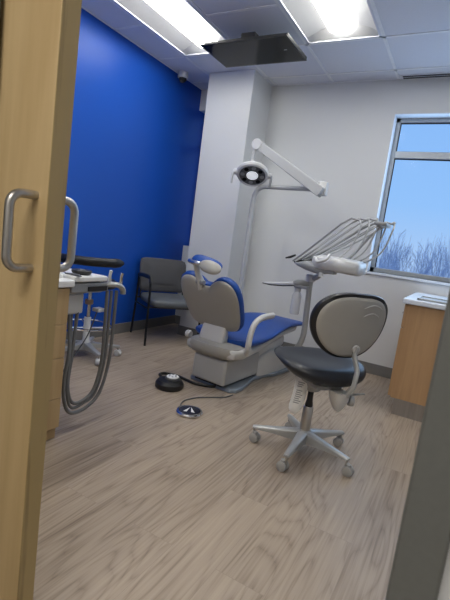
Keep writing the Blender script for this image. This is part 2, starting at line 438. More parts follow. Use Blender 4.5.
# floor plate
poly = [(-.17, -.02), (.20, -.02), (.235, .02), (.235, .10), (.16, .40), (.17, .55), (.21, .68), (.215, .95), (.15, 1.04), (-.15, 1.04), (-.20, .95), (-.20, .55), (-.17, .40), (-.21, .10), (-.21, .02)]
MB().prism(poly, 0, .030, taper=.97).build('base_plate', M['baseplate'], ch, bevel=.008)
# far housing with a sloping back
rings = []
for y, w, z in ((.45, .15, .16), (.49, .165, .205), (.60, .18, .225), (.75, .19, .235), (.88, .185, .215), (.97, .175, .17), (1.0, .15, .10)):
    rings.append([(x, y, .028 if zz < 0 else .028+(z-.028)*min(1, zz/.8)) for x, zz in [(a, b) for a, b in sq(w, 1, 20, 4)]])
MB().loft(rings).build('pump_housing', M['beige2'], ch, angle=50)
# pedestal
MB().prism([(-.135, -.055), (.155, -.055), (.165, -.04), (.150, .46), (-.13, .46), (-.145, -.04)], .045, .235, taper=.985).build('pedestal', M['pedestal'], ch, bevel=.014, seg=3)
MB().box((-.12, -.03, .03), (.13, .44, .05)).build('pedestal_seal', M['black'], ch)
# lift arm going to the seat
rings = []
for y, z0, z1, w in ((.10, .20, .27, .12), (.30, .19, .28, .13), (.55, .15, .29, .14), (.80, .16, .31, .13), (.92, .22, .33, .12)):
    rings.append([(w*math.copysign(abs(c)**.5, c), y, (z0+z1)/2+(z1-z0)/2*math.copysign(abs(s_)**.5, s_)) for c, s_ in [(math.cos(2*PI*k/20), math.sin(2*PI*k/20)) for k in range(20)]])
MB().loft(rings).build('lift_arm', M['beige2'], ch, angle=60)
# seat frame (pale shell under the upholstery)
rings = []
for y, z0, z1, w in ((-.07, .27, .335, .15), (-.05, .245, .34, .225), (.05, .24, .345, .25), (.25, .27, .355, .245), (.45, .30, .375, .22), (.75, .34, .415, .20), (1.0, .355, .42, .185), (1.10, .38, .42, .15)):
    rings.append([(w*math.copysign(abs(c)**.55, c), y, (z0+z1)/2+(z1-z0)/2*math.copysign(abs(s_)**.55, s_)) for c, s_ in [(math.cos(2*PI*k/28), math.sin(2*PI*k/28)) for k in range(28)]])
MB().loft(rings).build('seat_frame', M['beige2'], ch, angle=60)
# blue seat upholstery, one long shape to the toe rest
rings = []
for y, zt, w, th in ((.05, .385, .18, .03), (.065, .40, .255, .06), (.11, .41, .285, .075), (.25, .415, .29, .075), (.42, .43, .285, .07), (.58, .462, .270, .062), (.72, .490, .255, .058), (.84, .492, .245, .056), (1.0, .478, .238, .054), (1.10, .468, .225, .05), (1.135, .460, .20, .036), (1.15, .452, .15, .012)):
    ring = []
    for c, s_ in [(math.cos(2*PI*k/32), math.sin(2*PI*k/32)) for k in range(32)]:
        x = w*math.copysign(abs(c)**.5, c); z = zt-th/2+th/2*math.copysign(abs(s_)**.7, s_)
        z += .030*(abs(x)/w)**3*(1 if y < .6 else .3) - .02
        ring.append((x, y, z))
    rings.append(ring)
MB().loft(rings).build('seat', M['bluevinyl'], ch, sub=1, angle=70)
# back rest: outline in the (s, t) plane that leans back
def bpl(s_, t, n): # t up the back, n out of its rear face
    ty, tz = -.23/.461, .40/.461
    return (s_-.042, .07+ty*t - tz*n, .43+tz*t + ty*n)
half = [(0, .395), (.035, .400), (.06, .425), (.10, .452), (.15, .465), (.20, .455), (.238, .425), (.262, .37), (.270, .29), (.262, .20), (.250, .12), (.226, .055), (.18, .016), (.10, .002), (0, -.004)]
def dense(h, k=1.):
    H_ = bez([(x, y, 0) for x, y in h], 70)
    R_ = [(p.x*k, .225+(p.y-.225)*k) for p in H_]; L_ = [(-x, y) for x, y in R_[1:-1]][::-1]
    return R_ + L_
def slab(outline_sets, name, m):
    rings = [[bpl(x, t, n) for x, t in dense(half, k)] for n, k in outline_sets]
    return MB().loft(rings).build(name, m, ch, angle=60)
slab([(-.062, .86), (-.055, .95), (-.035, 1.0), (-.005, 1.0), (.004, .975), (.005, .93)], 'back_cushion', M['bluevinyl'])
slab([(0.0, .955), (.010, .960), (.022, .93), (.030, .86), (.036, .70), (.038, .4)], 'back_shell', M['beige'])
for sx in (-.205, .20):
    q = Vector(bpl(sx, .385, .021)); MB().lathe([(.009, 0), (.009, .004), (0, .005)], q, (0, -.87, -.5), 12).build('screw_cap', M['dgray'], ch)
# spine block joining back to seat
rings = []
for z, w, y0, y1 in ((.27, .112, -.035, .06), (.33, .114, -.030, .07), (.40, .112, -.010, .07), (.46, .105, .010, .06), (.475, .09, .018, .05)):
    rings.append([(-.035+w*math.copysign(abs(c)**.35, c), (y0+y1)/2+(y1-y0)/2*math.copysign(abs(s_)**.35, s_), z) for c, s_ in [(math.cos(2*PI*k/28), math.sin(2*PI*k/28)) for k in range(28)]])
MB().loft(rings).build('back_spine', M['beige2'], ch, angle=50)
# rear yoke shell between spine and pedestal
rings = []
for z, w, d0, d1 in ((.232, .15, -.03, .2), (.25, .205, -.075, .2), (.30, .225, -.095, .2), (.335, .22, -.085, .2), (.35, .19, -.05, .2)):
    rings.append([(w*math.copysign(abs(c)**.6, c), (d0+d1)/2+(d1-d0)/2*math.copysign(abs(s_)**.6, s_), z) for c, s_ in [(math.cos(2*PI*k/28), math.sin(2*PI*k/28)) for k in range(28)]])
MB().loft(rings).build('rear_yoke', M['beige'], ch, angle=50)
# head rest
nk = MB(); nk.tube([bpl(-.050, .36, .010), bpl(-.052, .42, .006), bpl(-.062, .465, .004), (-.100, -.215, .915)], [.036, .032, .027, .024], 14, .6)
nk.build('neck_bar', M['beige2'], ch)
MB().lathe([(.0, -.036), (.017, -.036), (.020, -.03), (.020, .03), (.017, .036), (0, .036)], bpl(-.048, .415, .014), (1, 0, 0), 18).build('neck_clamp', M['gray'], ch)
MB().tube([(-.150, -.235, .930), (-.10, -.238, .922), (-.05, -.23, .920)], [.014, .018, .016], 14).build('head_joint', M['chrome'], ch)
def blob(c, rx, ry, rz, tilt, name, m, e=2.4, roll=0.):
    mt = Matrix.Translation(c) @ Matrix.Rotation(roll, 4, 'Y') @ Matrix.Rotation(tilt, 4, 'X'); rings = []
    for k in range(15):
        a = -PI/2+PI*k/14; sc = max(.02, math.cos(a)**(2/e)); y = math.copysign(abs(math.sin(a))**(2/e), a)*ry
        rings.append([mt @ Vector((px*sc, y, pz*sc)) for px, pz in sq(rx, rz, 28, e)])
    return MB().loft(rings).build(name, m, ch, angle=70)
blob((-.022, -.190, .932), .132, .026, .046, math.radians(-44), 'head_cushion', M['bluevinyl'], 2.6, .16)
blob((.034, -.222, .908), .092, .026, .048, math.radians(-34), 'head_shell', M['beige'], 2.3, .16)
# arm rests, one sling each side
for sd in (-1, 1):
    x = .305*sd
    if sd > 0: MB().tube(bez([(x-.03*sd, .03, .325), (x, -.02, .375), (x, -.012, .46), (x, .02, .535), (x, .085, .574), (x, .17, .586), (x, .275, .588)], 30), .029, 14, .75).build('arm_rest', M['beige2'], ch)
    MB().lathe([(.0, -.02), (.026, -.02), (.030, -.012), (.030, .012), (.025, .02), (0, .02)], (x-.025*sd, .03, .335), (1, 0, 0), 20).build('arm_pivot', M['beige2'], ch)

# ------------------------------------------------------------------ dental light on its pole
dl = thing('dental_light', 'white overhead dental exam light on a bent pole behind the chair', 'dental light', (-1.835, 3.70, 0))
MB().lathe([(.0, 0), (.11, 0), (.115, .012), (.10, .03), (.035, .05), (.03, .12), (0, .12)], seg=24).build('pole_foot', M['lamp_arm'], dl)
pts = [(0, 0, .05), (0, 0, .7), (.004, 0, 1.46), (.008, 0, 1.52)]
for k in range(1, 9):
    a = k*PI/16; pts.append((.008+.11*(1-math.cos(a)), 0, 1.52+.11*math.sin(a)))
pts += [(.35, 0, 1.632), (.60, 0, 1.636)]
MB().tube(pts, .0205, 14).build('pole', M['lamp_arm'], dl)
kn = MB(); kn.lathe([(0, -.055), (.030, -.055), (.034, -.048), (.034, .06), (.030, .068), (0, .068)], (.635, 0, 1.636), (0, 0, 1), 18)
kn.box((.640, -.030, 1.585), (.69, .03, 1.70)); kn.build('elbow_joint', M['whitep'], dl, bevel=.006)
# spring arm: flat box beam from elbow up to the head pivot
def beam(p, q, w0, h0, w1, h1, name, m, parent, bev=.006):
    p, q = Vector(p), Vector(q); t = (q-p).normalized(); n = Vector((0, 1, 0)); u_ = t.cross(n).normalized(); n = u_.cross(t)
    r = [[c + n*(a*w) + u_*(b*h) for a, b in ((-1,-1),(1,-1),(1,1),(-1,1))] for c, w, h in ((p, w0, h0), (q, w1, h1))]
    return MB().loft(r).build(name, m, parent, bevel=bev)
beam((.66, -.055, 1.605), (.035, -.075, 1.975), .026, .044, .023, .040, 'spring_arm', M['lamp_arm'], dl)
beam((.66, -.055, 1.570), (.06, -.075, 1.925), .012, .010, .012, .010, 'arm_rod', M['gray'], dl, .002)
MB().lathe([(0, -.03), (.046, -.03), (.05, -.02), (.05, .02), (.046, .03), (0, .03)], (.012, -.075, 1.985), (0, 1, 0), 20).build('arm_cap', M['whitep'], dl)
MB().tube([(0, -.075, 1.99), (-.010, -.078, 1.92), (-.020, -.082, 1.85)], [.020, .017, .017], 12).build('head_stem', M['lamp_arm'], dl)
hc = Vector((.012, -.10, 1.722)); ax = Vector((.25, -.50, -.80)).normalized()
q = Vector((0, 0, 1)).rotation_difference(ax)
MB().lathe([(0, -.055), (.06, -.05), (.11, -.035), (.145, -.012), (.150, .004), (.140, .022), (.122, .028), (.118, .020)], hc, ax, 32).build('lamp_head', M['whitep'], dl)
MB().lathe([(.120, .021), (.058, .017), (.050, .018)], hc, ax, 32).build('led_ring', M['dgray'], dl)
MB().lathe([(.056, .016), (.052, .024), (.0, .026)], hc, ax, 24).build('lamp_centre', M['lead'], dl)
for k in range(8):
    a = 2*PI*(k+.5)/8; c = hc + q @ Vector((.089*math.cos(a), .089*math.sin(a), .019))
    MB().lathe([(.021, 0), (.020, .005), (0, .006)], c, ax, 14).build('led_lens', M['screen'] if k % 2 else M['gray'], dl)
side = ax.cross(Vector((0, 0, 1))).normalized()
for sd in (-1, 1):
    c = hc + side*(sd*.150)
    MB().lathe([(0, -.022), (.024, -.022), (.026, 0), (.024, .022), (0, .022)], c, side, 16).build('handle_hub', M['whitep'], dl)
    MB().tube([c + side*sd*.018, c + side*sd*.026 + Vector((0, -.01, -.03)), c + side*sd*.024 + Vector((0, -.015, -.105))], [.012, .012, .010], 12).build('grip_handle', M['gray'] if sd < 0 else M['lamp_arm'], dl)
MB().tube([hc - ax*.04, hc - ax*.05 + Vector((0, 0, .05)), Vector((-.020, -.082, 1.85))], [.024, .02, .017], 12).build('head_yoke', M['whitep'], dl)

# ------------------------------------------------------------------ delivery unit on the chair's right
du = thing('delivery_unit', 'white dental delivery head with arched instrument hoses right of the blue chair', 'delivery unit', (-1.135, 3.50, 0))
pts = bez([(-.26, .10, .245), (-.14, .06, .25), (-.03, .01, .30), (.012, 0, .40), (.016, 0, .52), (.008, 0, .70), (0, 0, .90)], 30)
MB().tube(pts, .024, 14).build('post', M['silver'], du)
MB().lathe([(0, 0), (.038, 0), (.042, .01), (.042, .05), (.036, .06), (0, .06)], (0, 0, .885), (0, 0, 1), 20).build('post_collar', M['whitep'], du)
MB().tube([(0.02, -.01, .915), (.06, -.03, .93), (.13, -.09, 1.005)], [.022, .022, .024], 12).build('head_arm', M['silver'], du)
MB().lathe([(0, 0), (.035, 0), (.035, .03), (0, .035)], (.13, -.09, .985), (0, 0, 1), 18).build('arm_pivot', M['silver'], du)
_n0 = len(du.children)
# head body (x -.03 .. .43)
def ring_xy(x, y0, y1, z0, z1, n=20, e=.45):
    return [(x, (y0+y1)/2+(y1-y0)/2*math.copysign(abs(c)**e, c), (z0+z1)/2+(z1-z0)/2*math.copysign(abs(s_)**e, s_)) for c, s_ in [(math.cos(2*PI*k/n), math.sin(2*PI*k/n)) for k in range(n)]]
MB().loft([ring_xy(.055, -.20, -.02, 1.03, 1.075), ring_xy(.065, -.25, .03, 1.008, 1.105), ring_xy(.12, -.28, .05, 1.0, 1.122), ring_xy(.28, -.28, .05, 1.0, 1.118), ring_xy(.405, -.27, .04, .995, 1.11), ring_xy(.425, -.24, .02, 1.01, 1.095)]).build('head_body', M['whitep'], du, angle=55)
MB().loft([ring_xy(-.10, -.17, -.08, 1.020, 1.034), ring_xy(-.06, -.23, -.02, 1.008, 1.040), ring_xy(.02, -.26, .02, .985, 1.060), ring_xy(.12, -.265, .03, .965, 1.06), ring_xy(.20, -.25, .02, .985, 1.05)]).build('instrument_tray', M['gray'], du, angle=55)
hd = MB().tube(bez([(.14, -.30, 1.06), (.17, -.33, 1.035), (.23, -.335, 1.06), (.245, -.30, 1.10)], 16), .012, 10); hd.build('grab_handle', M['whitep'], du)
MB().box((.17, -.26, .955), (.29, -.18, 1.005)).build('control_box', M['gray'], du, bevel=.006)
MB().lathe([(0, 0), (.018, 0), (.018, .03), (0, .032)], (.155, -.255, .955), (0, 0, 1), 14).build('knob', M['whitep'], du)
# whip bar and arms
tips = [(-.105+.026*k, -.20+.045*k, 1.040+.006*k) for k in range(5)]
tops = [(.30+.055*k, -.20+.045*k, 1.395+.008*(k % 3)) for k in range(5)]
MB().box((.47, -.235, 1.385), (.56, .015, 1.41)).build('whip_bar', M['gray'], du, bevel=.008)
MB().tube([(.30, -.10, 1.10), (.40, -.10, 1.25), (.50, -.10, 1.39)], .010, 10).build('whip_post', M['silver'], du)
for k in range(5):
    a, b = Vector(tips[k]), Vector(tops[k])
    MB().tube([a, a.lerp(b, .3)+Vector((0, 0, .008)), a.lerp(b, .6)+Vector((-.005, 0, .018)), a.lerp(b, .85)+Vector((-.01, 0, .028)), b+Vector((0, 0, .022)), b+Vector((.06, 0, .012))], [.008]*6, 8).build('whip_arm', M['whip'], du)
    c = b+Vector((.06, 0, .01)); e = Vector((.20+.045*k, -.21+.045*k, 1.10))
    MB().tube(bez([a+Vector((.02, 0, .002)), a.lerp(b, .5)+Vector((.02, 0, -.012)), b+Vector((.03, 0, .012)), c, c+Vector((.018-.006*k, -.01, -.06)), c.lerp(e, .5)+Vector((.05, 0, -.05)), e+Vector((.06, 0, .018)), e], 36), .0065, 8).build('instrument_hose', M['hosew'], du)
    MB().tube([a+Vector((-.028, -.006, -.014)), a+Vector((.012, 0, .0)), a+Vector((.05, .004, .02))], [.006, .010, .008], 10).build('handpiece_holder', M['black'] if k in (0, 1, 3) else M['silver'], du)
for o_ in list(du.children)[_n0:]: o_.location = (.035, 0, -.030)
# side arm with white tapered tray pointing left, bottle under it
MB().box((-.075, -.07, .790), (.045, .015, .815)).build('side_bracket', M['gray'], du, bevel=.005)
MB().loft([ring_xy(-.085, -.075, .0, .815, .845), ring_xy(-.06, -.08, .005, .81, .858), ring_xy(-.02, -.07, .0, .81, .862), ring_xy(.03, -.03, .03, .815, .85)]).build('side_joint', M['silver'], du)
MB().loft([ring_xy(-.35, -.075, .005, .783, .789), ring_xy(-.28, -.085, .015, .780, .800), ring_xy(-.17, -.085, .015, .790, .820), ring_xy(-.075, -.075, .005, .808, .835)]).build('side_tray', M['whitep'], du)
MB().loft([ring_xy(-.36, -.078, .008, .776, .784), ring_xy(-.28, -.087, .017, .772, .782), ring_xy(-.17, -.087, .017, .782, .792), ring_xy(-.08, -.077, .007, .800, .810)]).build('tray_underside', M['black'], du)
MB().lathe([(0, 0), (.036, 0), (.040, .008), (.040, .15), (.034, .175), (.022, .19), (.022, .21), (0, .21)], (-.050, -.03, .565), (0, 0, 1), 20).build('water_bottle', M['frost'], du)
MB().lathe([(0, 0), (.026, 0), (.026, .03), (.02, .036), (0, .036)], (-.050, -.03, .757), (0, 0, 1), 18).build('bottle_cap', M['whitep'], du)

# ================================================================== OPERATOR STOOL
SR = math.radians(48.6)
st = thing('operator_stool', 'operator stool with dark charcoal seat and warm grey shell backrest in the foreground', 'stool', (-.61, 2.275, 0), SR)
for k in range(5):
    a = math.radians(199+72*k) - SR
    d = Vector((math.cos(a), math.sin(a), 0)); n = Vector((-d.y, d.x, 0))
    rings = []
    for t, w, z0, z1 in ((.018, .030, .055, .128), (.06, .027, .066, .124), (.16, .021, .075, .110), (.262, .017, .078, .098), (.288, .014, .080, .094)):
        rings.append([d*t + n*x + Vector((0, 0, z)) for x, z in ((-w, z0), (w, z0), (w, z1-.008), (w*.55, z1), (-w*.55, z1), (-w, z1-.008))])
    leg = MB().loft(rings).build('leg', M['silver'], st, bevel=.003)
    c = d*.278
    cs = MB().lathe([(0, 0), (.007, 0), (.007, .045), (0, .045)], c+Vector((0, 0, .045)), (0, 0, 1), 10).build('caster_stem', M['steel'], leg)
    sa = a + 1.1 + k*1.9; wd = Vector((math.cos(sa), math.sin(sa), 0)); wc = c + Vector((-wd.y, wd.x, 0))*.012 + Vector((0, 0, .0265))
    for sd in (-1, 1):
        MB().lathe([(0, -.009), (.021, -.009), (.0262, -.005), (.0262, .006), (.018, .010), (0, .010)], wc+wd*(sd*.0145), wd*sd, 20).build('caster_wheel', M['caster'], leg)
    MB().tube([wc+Vector((0, 0, .004)), wc+Vector((0, 0, .030)), c+Vector((0, 0, .060))], [.012, .014, .010], 10).build('caster_hood', M['caster'], leg)
MB().lathe([(0, .055), (.036, .055), (.042, .07), (.042, .115), (.034, .132), (0, .132)], seg=24).build('hub', M['silver'], st)
MB().lathe([(0, .12), (.0285, .12), (.0285, .262), (.026, .267), (0, .267)], seg=24).build('column_sleeve', M['steel'], st)
MB().lathe([(0, .262), (.021, .262), (.021, .278), (.0165, .302), (.015, .44), (0, .44)], seg=20).build('gas_rod', M['black'], st)
# under-seat mechanism
MB().box((-.075, -.16, .418), (.075, .10, .440)).build('seat_plate', M['caster'], st, bevel=.004)
MB().loft([[(x, y, z) for x, y in sq(w, l, 16, 4)] for z, w, l in ((.42, .055, .075), (.385, .05, .06), (.36, .03, .035))]).build('tilt_housing', M['caster'], st)
mbx = MB().loft([[(x+.035, y-.200, z) for x, y in sq(w, l, 16, 3)] for z, w, l in ((.43, .042, .055), (.39, .040, .050), (.35, .024, .034), (.33, .012, .02))]); mbx.build('back_bracket', M['beige2'], st, angle=50)
MB().tube([(.04, -.13, .405), (.14, -.17, .400), (.20, -.19, .412)], [.006, .006, .005], 8).build('height_lever', M['caster'], st)
MB().lathe([(0, -.012), (.026, -.012), (.028, 0), (.026, .012), (0, .012)], (.10, -.215, .385), (1, -.3, 0), 18).build('tension_knob', M['caster'], st)
# seat cushion
def seat_ring(k, z, rise):
    out = []
    low = max(0, min(1, (.515-z)/.06))
    for x, y in sq(.240*k, .232*k, 40, 2.4):
        yy = y - .012
        wx = 1 + .07*(-yy/.2) # wider at the rear
        zz = z + .006 + low*(.052*max(0, min(1, (y+.12)/.28)) + .026*max(0, -x/.24)) + rise*(.020*(abs(x)/.222)**2 + .018*(yy/.21 if yy > 0 else 0)**2)
        out.append((x*wx, yy, zz))
    return out
MB().loft([seat_ring(k, z, r_) for k, z, r_ in ((.55, .438, .2), (.80, .442, .5), (.93, .455, .8), (.985, .475, 1), (1.0, .492, 1), (.985, .512, 1), (.93, .528, 1), (.82, .537, .95), (.6, .538, .9), (.3, .535, .8), (.08, .534, .8))]).build('seat', M['stoolseat'], st, sub=1, angle=80)
# backrest: stem, pad and shell; local -Y is the rear
half_b = [(0, .150), (.07, .148), (.135, .130), (.182, .088), (.200, .030), (.192, -.035), (.160, -.095), (.110, -.142), (.055, -.166), (0, -.172)]
def bk(x, t, n):   # n out of the rear face
    lean = .18; R = .42
    bend = (R - math.sqrt(max(0, R*R - x*x)))
    y = -.215 - n + bend*.8; z = .782 + t*1.04
    return (x*1.07+.040, y - t*math.tan(lean), z)
def dense_b(k):
    H_ = bez([(x, y, 0) for x, y in half_b], 54); R_ = [(p.x*k, p.y*k) for p in H_]; return R_ + [(-x, y) for x, y in R_[1:-1]][::-1]
MB().loft([[bk(x, t, n) for x, t in dense_b(k)] for n, k in ((-.052, .5), (-.050, .80), (-.042, .95), (-.026, 1.01), (-.004, 1.02), (.006, .99), (.006, .6))]).build('back_pad', M['blackv'], st, angle=60)
MB().loft([[bk(x, t-.005, n) for x, t in dense_b(k)] for n, k in ((.0, .925), (.006, .93), (.012, .90), (.016, .83), (.018, .6), (.019, .2))]).build('back_shell', M['beige'], st, angle=60)
for j, (tt, wv) in enumerate(((.085, .07), (.045, .06))):
    MB().tube([bk(-.10+wv*1.6*(i/10-.5)+.17, tt+.018*math.sin(PI*i/10), .0205) for i in range(11)], [.001]+[.0028]*9+[.001], 6).build('grip_ridge', M['beige2'], st)
MB().tube([bk(.03, -.105, .026), bk(.03, -.15, .030), (.064, -.270, .555), (.056, -.272, .48), (.046, -.250, .432), (.036, -.185, .405)], [.012]*6, 12, 1.3).build('back_stem', M['silver'], st)
MB().lathe([(0, 0), (.021, 0), (.021, .010), (.013, .013), (0, .013)], bk(.03, -.118, .022), (0, -1, -.15), 20).build('stem_boss', M['beige2'], st)
# care tag hanging below the seat on its left side
tg = MB(); n = 10
path = [Vector((-.070-.045*i/n+.010*math.sin(i/n*2.6), -.005-.02*i/n, .440-.20*i/n)) for i in range(n+1)]
wdir = Vector((.75, -.66, 0)).normalized()
fr_ = [p - wdir*.035*(1 if i < n-1 else (.85 if i < n else .45)) for i, p in enumerate(path)] + [p + wdir*.035*(1 if i < n-1 else (.85 if i < n else .45)) for i, p in enumerate(path)]
tg.add(fr_, [(i, i+1, n+2+i, n+1+i) for i in range(n)])
tgo = tg.build('paper_tag', M['paper'], st); tgo.modifiers.new('s', 'SOLIDIFY').thickness = .0012
nn = wdir.cross(Vector((0, 0, 1))).normalized()
pr = MB()
for i in range(11):
    z = .405-.011*i
    if i in (3,): continue
    q0 = (.44-z)/.20; c = Vector((-.070-.045*q0+.010*math.sin(q0*2.6), -.005-.02*q0, z))
    w0, w1 = -.019, .019-.006*((i*7) % 3)
    for sgn in (-1, 1):
        a = c+nn*.0022*sgn
        pr.add([a+wdir*w0+Vector((0,0,.0028)), a+wdir*w1+Vector((0,0,.0028)), a+wdir*w1-Vector((0,0,.0028)), a+wdir*w0-Vector((0,0,.0028))], [(0,1,2,3)])
pr.build('tag_print', M['print_'], tgo, smooth=False)

# ================================================================== FOOT CONTROLS
fp = thing('foot_control', 'round black foot control with a white button on the floor', 'foot control', (-1.705, 2.505, 0))
fp.scale = (1.1, 1.1, 1.35)
MB().lathe([(0, 0), (.088, 0), (.095, .008), (.093, .028), (.080, .042), (.05, .048), (0, .048)], seg=32).build('body', M['black'], fp)
MB().lathe([(.050, .046), (.050, .056), (.046, .059), (.036, .059), (0, .059)], (.012, .01, 0), seg=28).build('collar', M['dgray'], fp)
MB().lathe([(.041, .056), (.041, .062), (.036, .065), (0, .066)], (.012, .01, 0), seg=28).build('button', M['tray_w'], fp)
dots = MB()
for k in range(6):
    a = 2*PI*k/6; dots.lathe([(.007, 0), (.006, .002), (0, .0022)], (.012+.024*math.cos(a), .01+.024*math.sin(a), .0652), (0, 0, 1), 10)
dots.build('button_marks', M['gray'], fp)
MB().tube(bez([(-.07, .03, .028), (-.125, .05, .034), (-.135, .13, .024), (-.07, .185, .014), (.02, .18, .010), (.09, .17, .009), (.17, .20, .008), (.235, .25, .008)], 40), .008, 10).build('cable', M['black'], fp)
fd = thing('foot_pedal', 'flat round navy foot pedal with silver rim and white triangle on the floor', 'foot pedal', (-1.345, 2.235, 0))
MB().lathe([(0, 0), (.080, 0), (.086, .004), (.086, .013), (.081, .019), (.070, .020), (.068, .015)], seg=36).build('rim', M['chrome'], fd)
MB().lathe([(.070, .014), (.068, .020), (.03, .0215), (0, .022)], seg=36).build('pad', M['navy'], fd)
tr = MB(); m4 = Matrix.Translation((0, 0, 0)) @ Matrix.Rotation(math.radians(25), 4, 'Z')
for poly in ([(-.036, -.034), (-.014, -.034), (-.003, .04)], [(.004, .04), (.014, -.034), (.036, -.034)]): tr.prism(poly, .0205, .0228, m4)
tr.build('triangle_mark', M['tray_w'], fd, smooth=False)
MB().tube(bez([(-.078, .02, .010), (-.11, .06, .007), (-.13, .14, .006), (-.10, .24, .006), (-.04, .32, .006), (.03, .40, .006), (.05, .49, .006)], 40), .0045, 8).build('cable', M['dgray'], fd)

# ================================================================== GUEST CHAIR against the blue wall (local +Y front)
F = Vector((.83, -.56, 0)).normalized(); rz = math.atan2(-F.x, F.y)
gc = thing('guest_chair', 'grey upholstered guest chair with black metal frame against the blue wall', 'chair', (-2.582, 3.588, 0), rz)
W = .275
for sx in (-1, 1):
    x = sx*W
    MB().tube([(x, .245, 0), (x, .235, .30), (x, .225, .62)], .0115, 10).build('leg', M['blackm'], gc)
    MB().tube([(x, -.275, 0), (x, -.215, .30), (x, -.18, .62)], .0115, 10).build('leg', M['blackm'], gc)
    MB().tube(bez([(x, .225, .60), (x, .205, .645), (x, .15, .655), (x, -.05, .65), (x, -.19, .635)], 20), .016, 10, 1.3).build('arm_rest', M['black'], gc)
    MB().tube([(x, .23, .36), (x, -.205, .35)], .009, 8).build('side_rail', M['blackm'], gc)
    MB().tube([(x*.86, -.20, .40), (x*.86, -.225, .55), (x*.86, -.275, .80)], .010, 8).build('back_post', M['blackm'], gc)
cr = MB(); cr.tube([(-W, .20, .37), (W, .20, .37)], .009, 8); cr.tube([(-W, -.205, .40), (W, -.205, .40)], .009, 8); cr.build('cross_rail', M['blackm'], gc)
rings = []
for z, k in ((.385, .90), (.392, .97), (.41, 1.0), (.435, 1.0), (.452, .96), (.458, .86), (.461, .5)):
    rings.append([(x, y+.02, z-.012*(y > 0)*(y/.24)**2) for x, y in sq(.258*k, .245*k, 36, 5)])
MB().loft(rings).build('seat', M['fabric2'], gc, angle=60)
rings = []
for n, k in ((-.022, .94), (-.018, .98), (.0, 1.0), (.014, .98), (.022, .93), (.025, .5)):
    rings.append([(x*k, -.235-.19*(z*k) + n*1.0 - .02*(1-(x/.26)**2), .640+z*k) for x, z in sq(.258, .175, 44, 8)])
MB().loft(rings).build('back', M['fabric'], gc, angle=60)

# ================================================================== RIGHT CABINET WITH COUNTER
cb = thing('base_cabinet', 'oak-veneer base cabinet standing at the right under the window', 'cabinet', (-.325, 3.35, 0))
cb.scale = (1, 1, .976)
MB().box((.018, 0, .125), (.62, .985, .845)).build('carcass', M['oak'], cb, bevel=.002)
MB().box((.045, .002, 0), (.60, .985, .125)).build('toe_kick', M['toe'], cb)
for k in range(2):
    y0 = .004+k*.49
    d = MB().box((-.003, y0, .135), (.018, y0+.483, .66)).build('door', M['oak'], cb, bevel=.002)
    MB().tube([(-.003, y0+.40, .50), (-.028, y0+.40, .505), (-.028, y0+.40, .605), (-.003, y0+.40, .61)], .005, 8).build('handle', M['steel'], d)
    w_ = MB().box((-.003, y0, .668), (.018, y0+.483, .84)).build('drawer', M['oak'], cb, bevel=.002)
    MB().tube([(-.003, y0+.18, .755), (-.026, y0+.185, .755), (-.026, y0+.30, .755), (-.003, y0+.305, .755)], .005, 8).build('handle', M['steel'], w_)
MB().box((.02, .985, .84), (.03, .99, .845)).build('scribe', M['oak'], cb)
co = MB()
co.prism([(-.348+.02, 3.325), (.30, 3.325), (.30, 4.345), (-.348, 4.345), (-.348, 3.345)], .827, .864)
tag(co.build('countertop', M['counter'], bevel=.008, seg=3), 'white countertop slab lying on the oak base cabinet', 'countertop')
ty = thing('shallow_tray', 'flat blue-grey tray lying on the white countertop', 'tray', (-.16, 3.55, .8645))
MB().box((-.09, -.14, 0), (.30, .14, .006)).build('tray_floor', M['gray'], ty, bevel=.002)
q_ = MB()
for b_ in ((-.10, -.15, -.085, .15), (.295, -.15, .31, .15), (-.10, -.15, .31, -.135), (-.10, .135, .31, .15)): q_.box((b_[0], b_[1], 0), (b_[2], b_[3], .014))
q_.build('tray_rim', M['silver'], ty, bevel=.003)

# ================================================================== LEFT SIDE: cabinet, tray unit, assistant stool
lc = thing('side_cabinet', 'light wood cabinet just behind the sliding door at the left', 'cabinet', (-1.66, 1.47, 0))
MB().box((-.52, -.84, .06), (0, 0, .785)).build('carcass', M['oakl'], lc, bevel=.002)
MB().box((-.50, -.83, 0), (-.004, -.004, .06)).build('plinth', M['oakl'], lc)
for k, (z0, z1) in enumerate(((.065, .221), (.223, .431), (.433, .601), (.603, .78))):
    d = MB().box((0, -.838, z0), (.020, -.004, z1)).build('drawer', M['oakl'], lc, bevel=.002)
tag(MB().box((-2.20, .61+.04, .787), (-1.622, 1.48, .822)).build('cabinet_top', M['tray_w'], bevel=.006), 'white worktop on the light wood cabinet behind the door', 'worktop')

un = thing('assistant_unit', 'white assistant tray unit with hanging grey suction hoses at the left', 'dental unit', (-1.66, 1.49, 0))
MB().box((-.36, .0, .808), (.020, .225, .836)).build('tray_top', M['tray_w'], un, bevel=.006)
MB().box((-.30, -.01, .740), (-.02, .24, .805)).build('unit_box', M['silver'], un, bevel=.01)
MB().box((-.02, -.005, .752), (.010, .245, .800)).build('side_rail', M['gray'], un, bevel=.006)
MB().box((.008, .10, .758), (.016, .23, .782)).build('rail_slot', M['black'], un)
MB().box((-.20, -.01, .63), (-.035, .125, .74)).build('suction_box', M['beige2'], un, bevel=.012)
MB().box((-.14, -.012, .26), (-.08, .03, .63)).build('stand_leg', M['gray'], un, bevel=.004)
ib = MB().box((-.30, -.016, .30), (.0, -.008, .60)); ib.build('mount_plate', M['gray'], un)
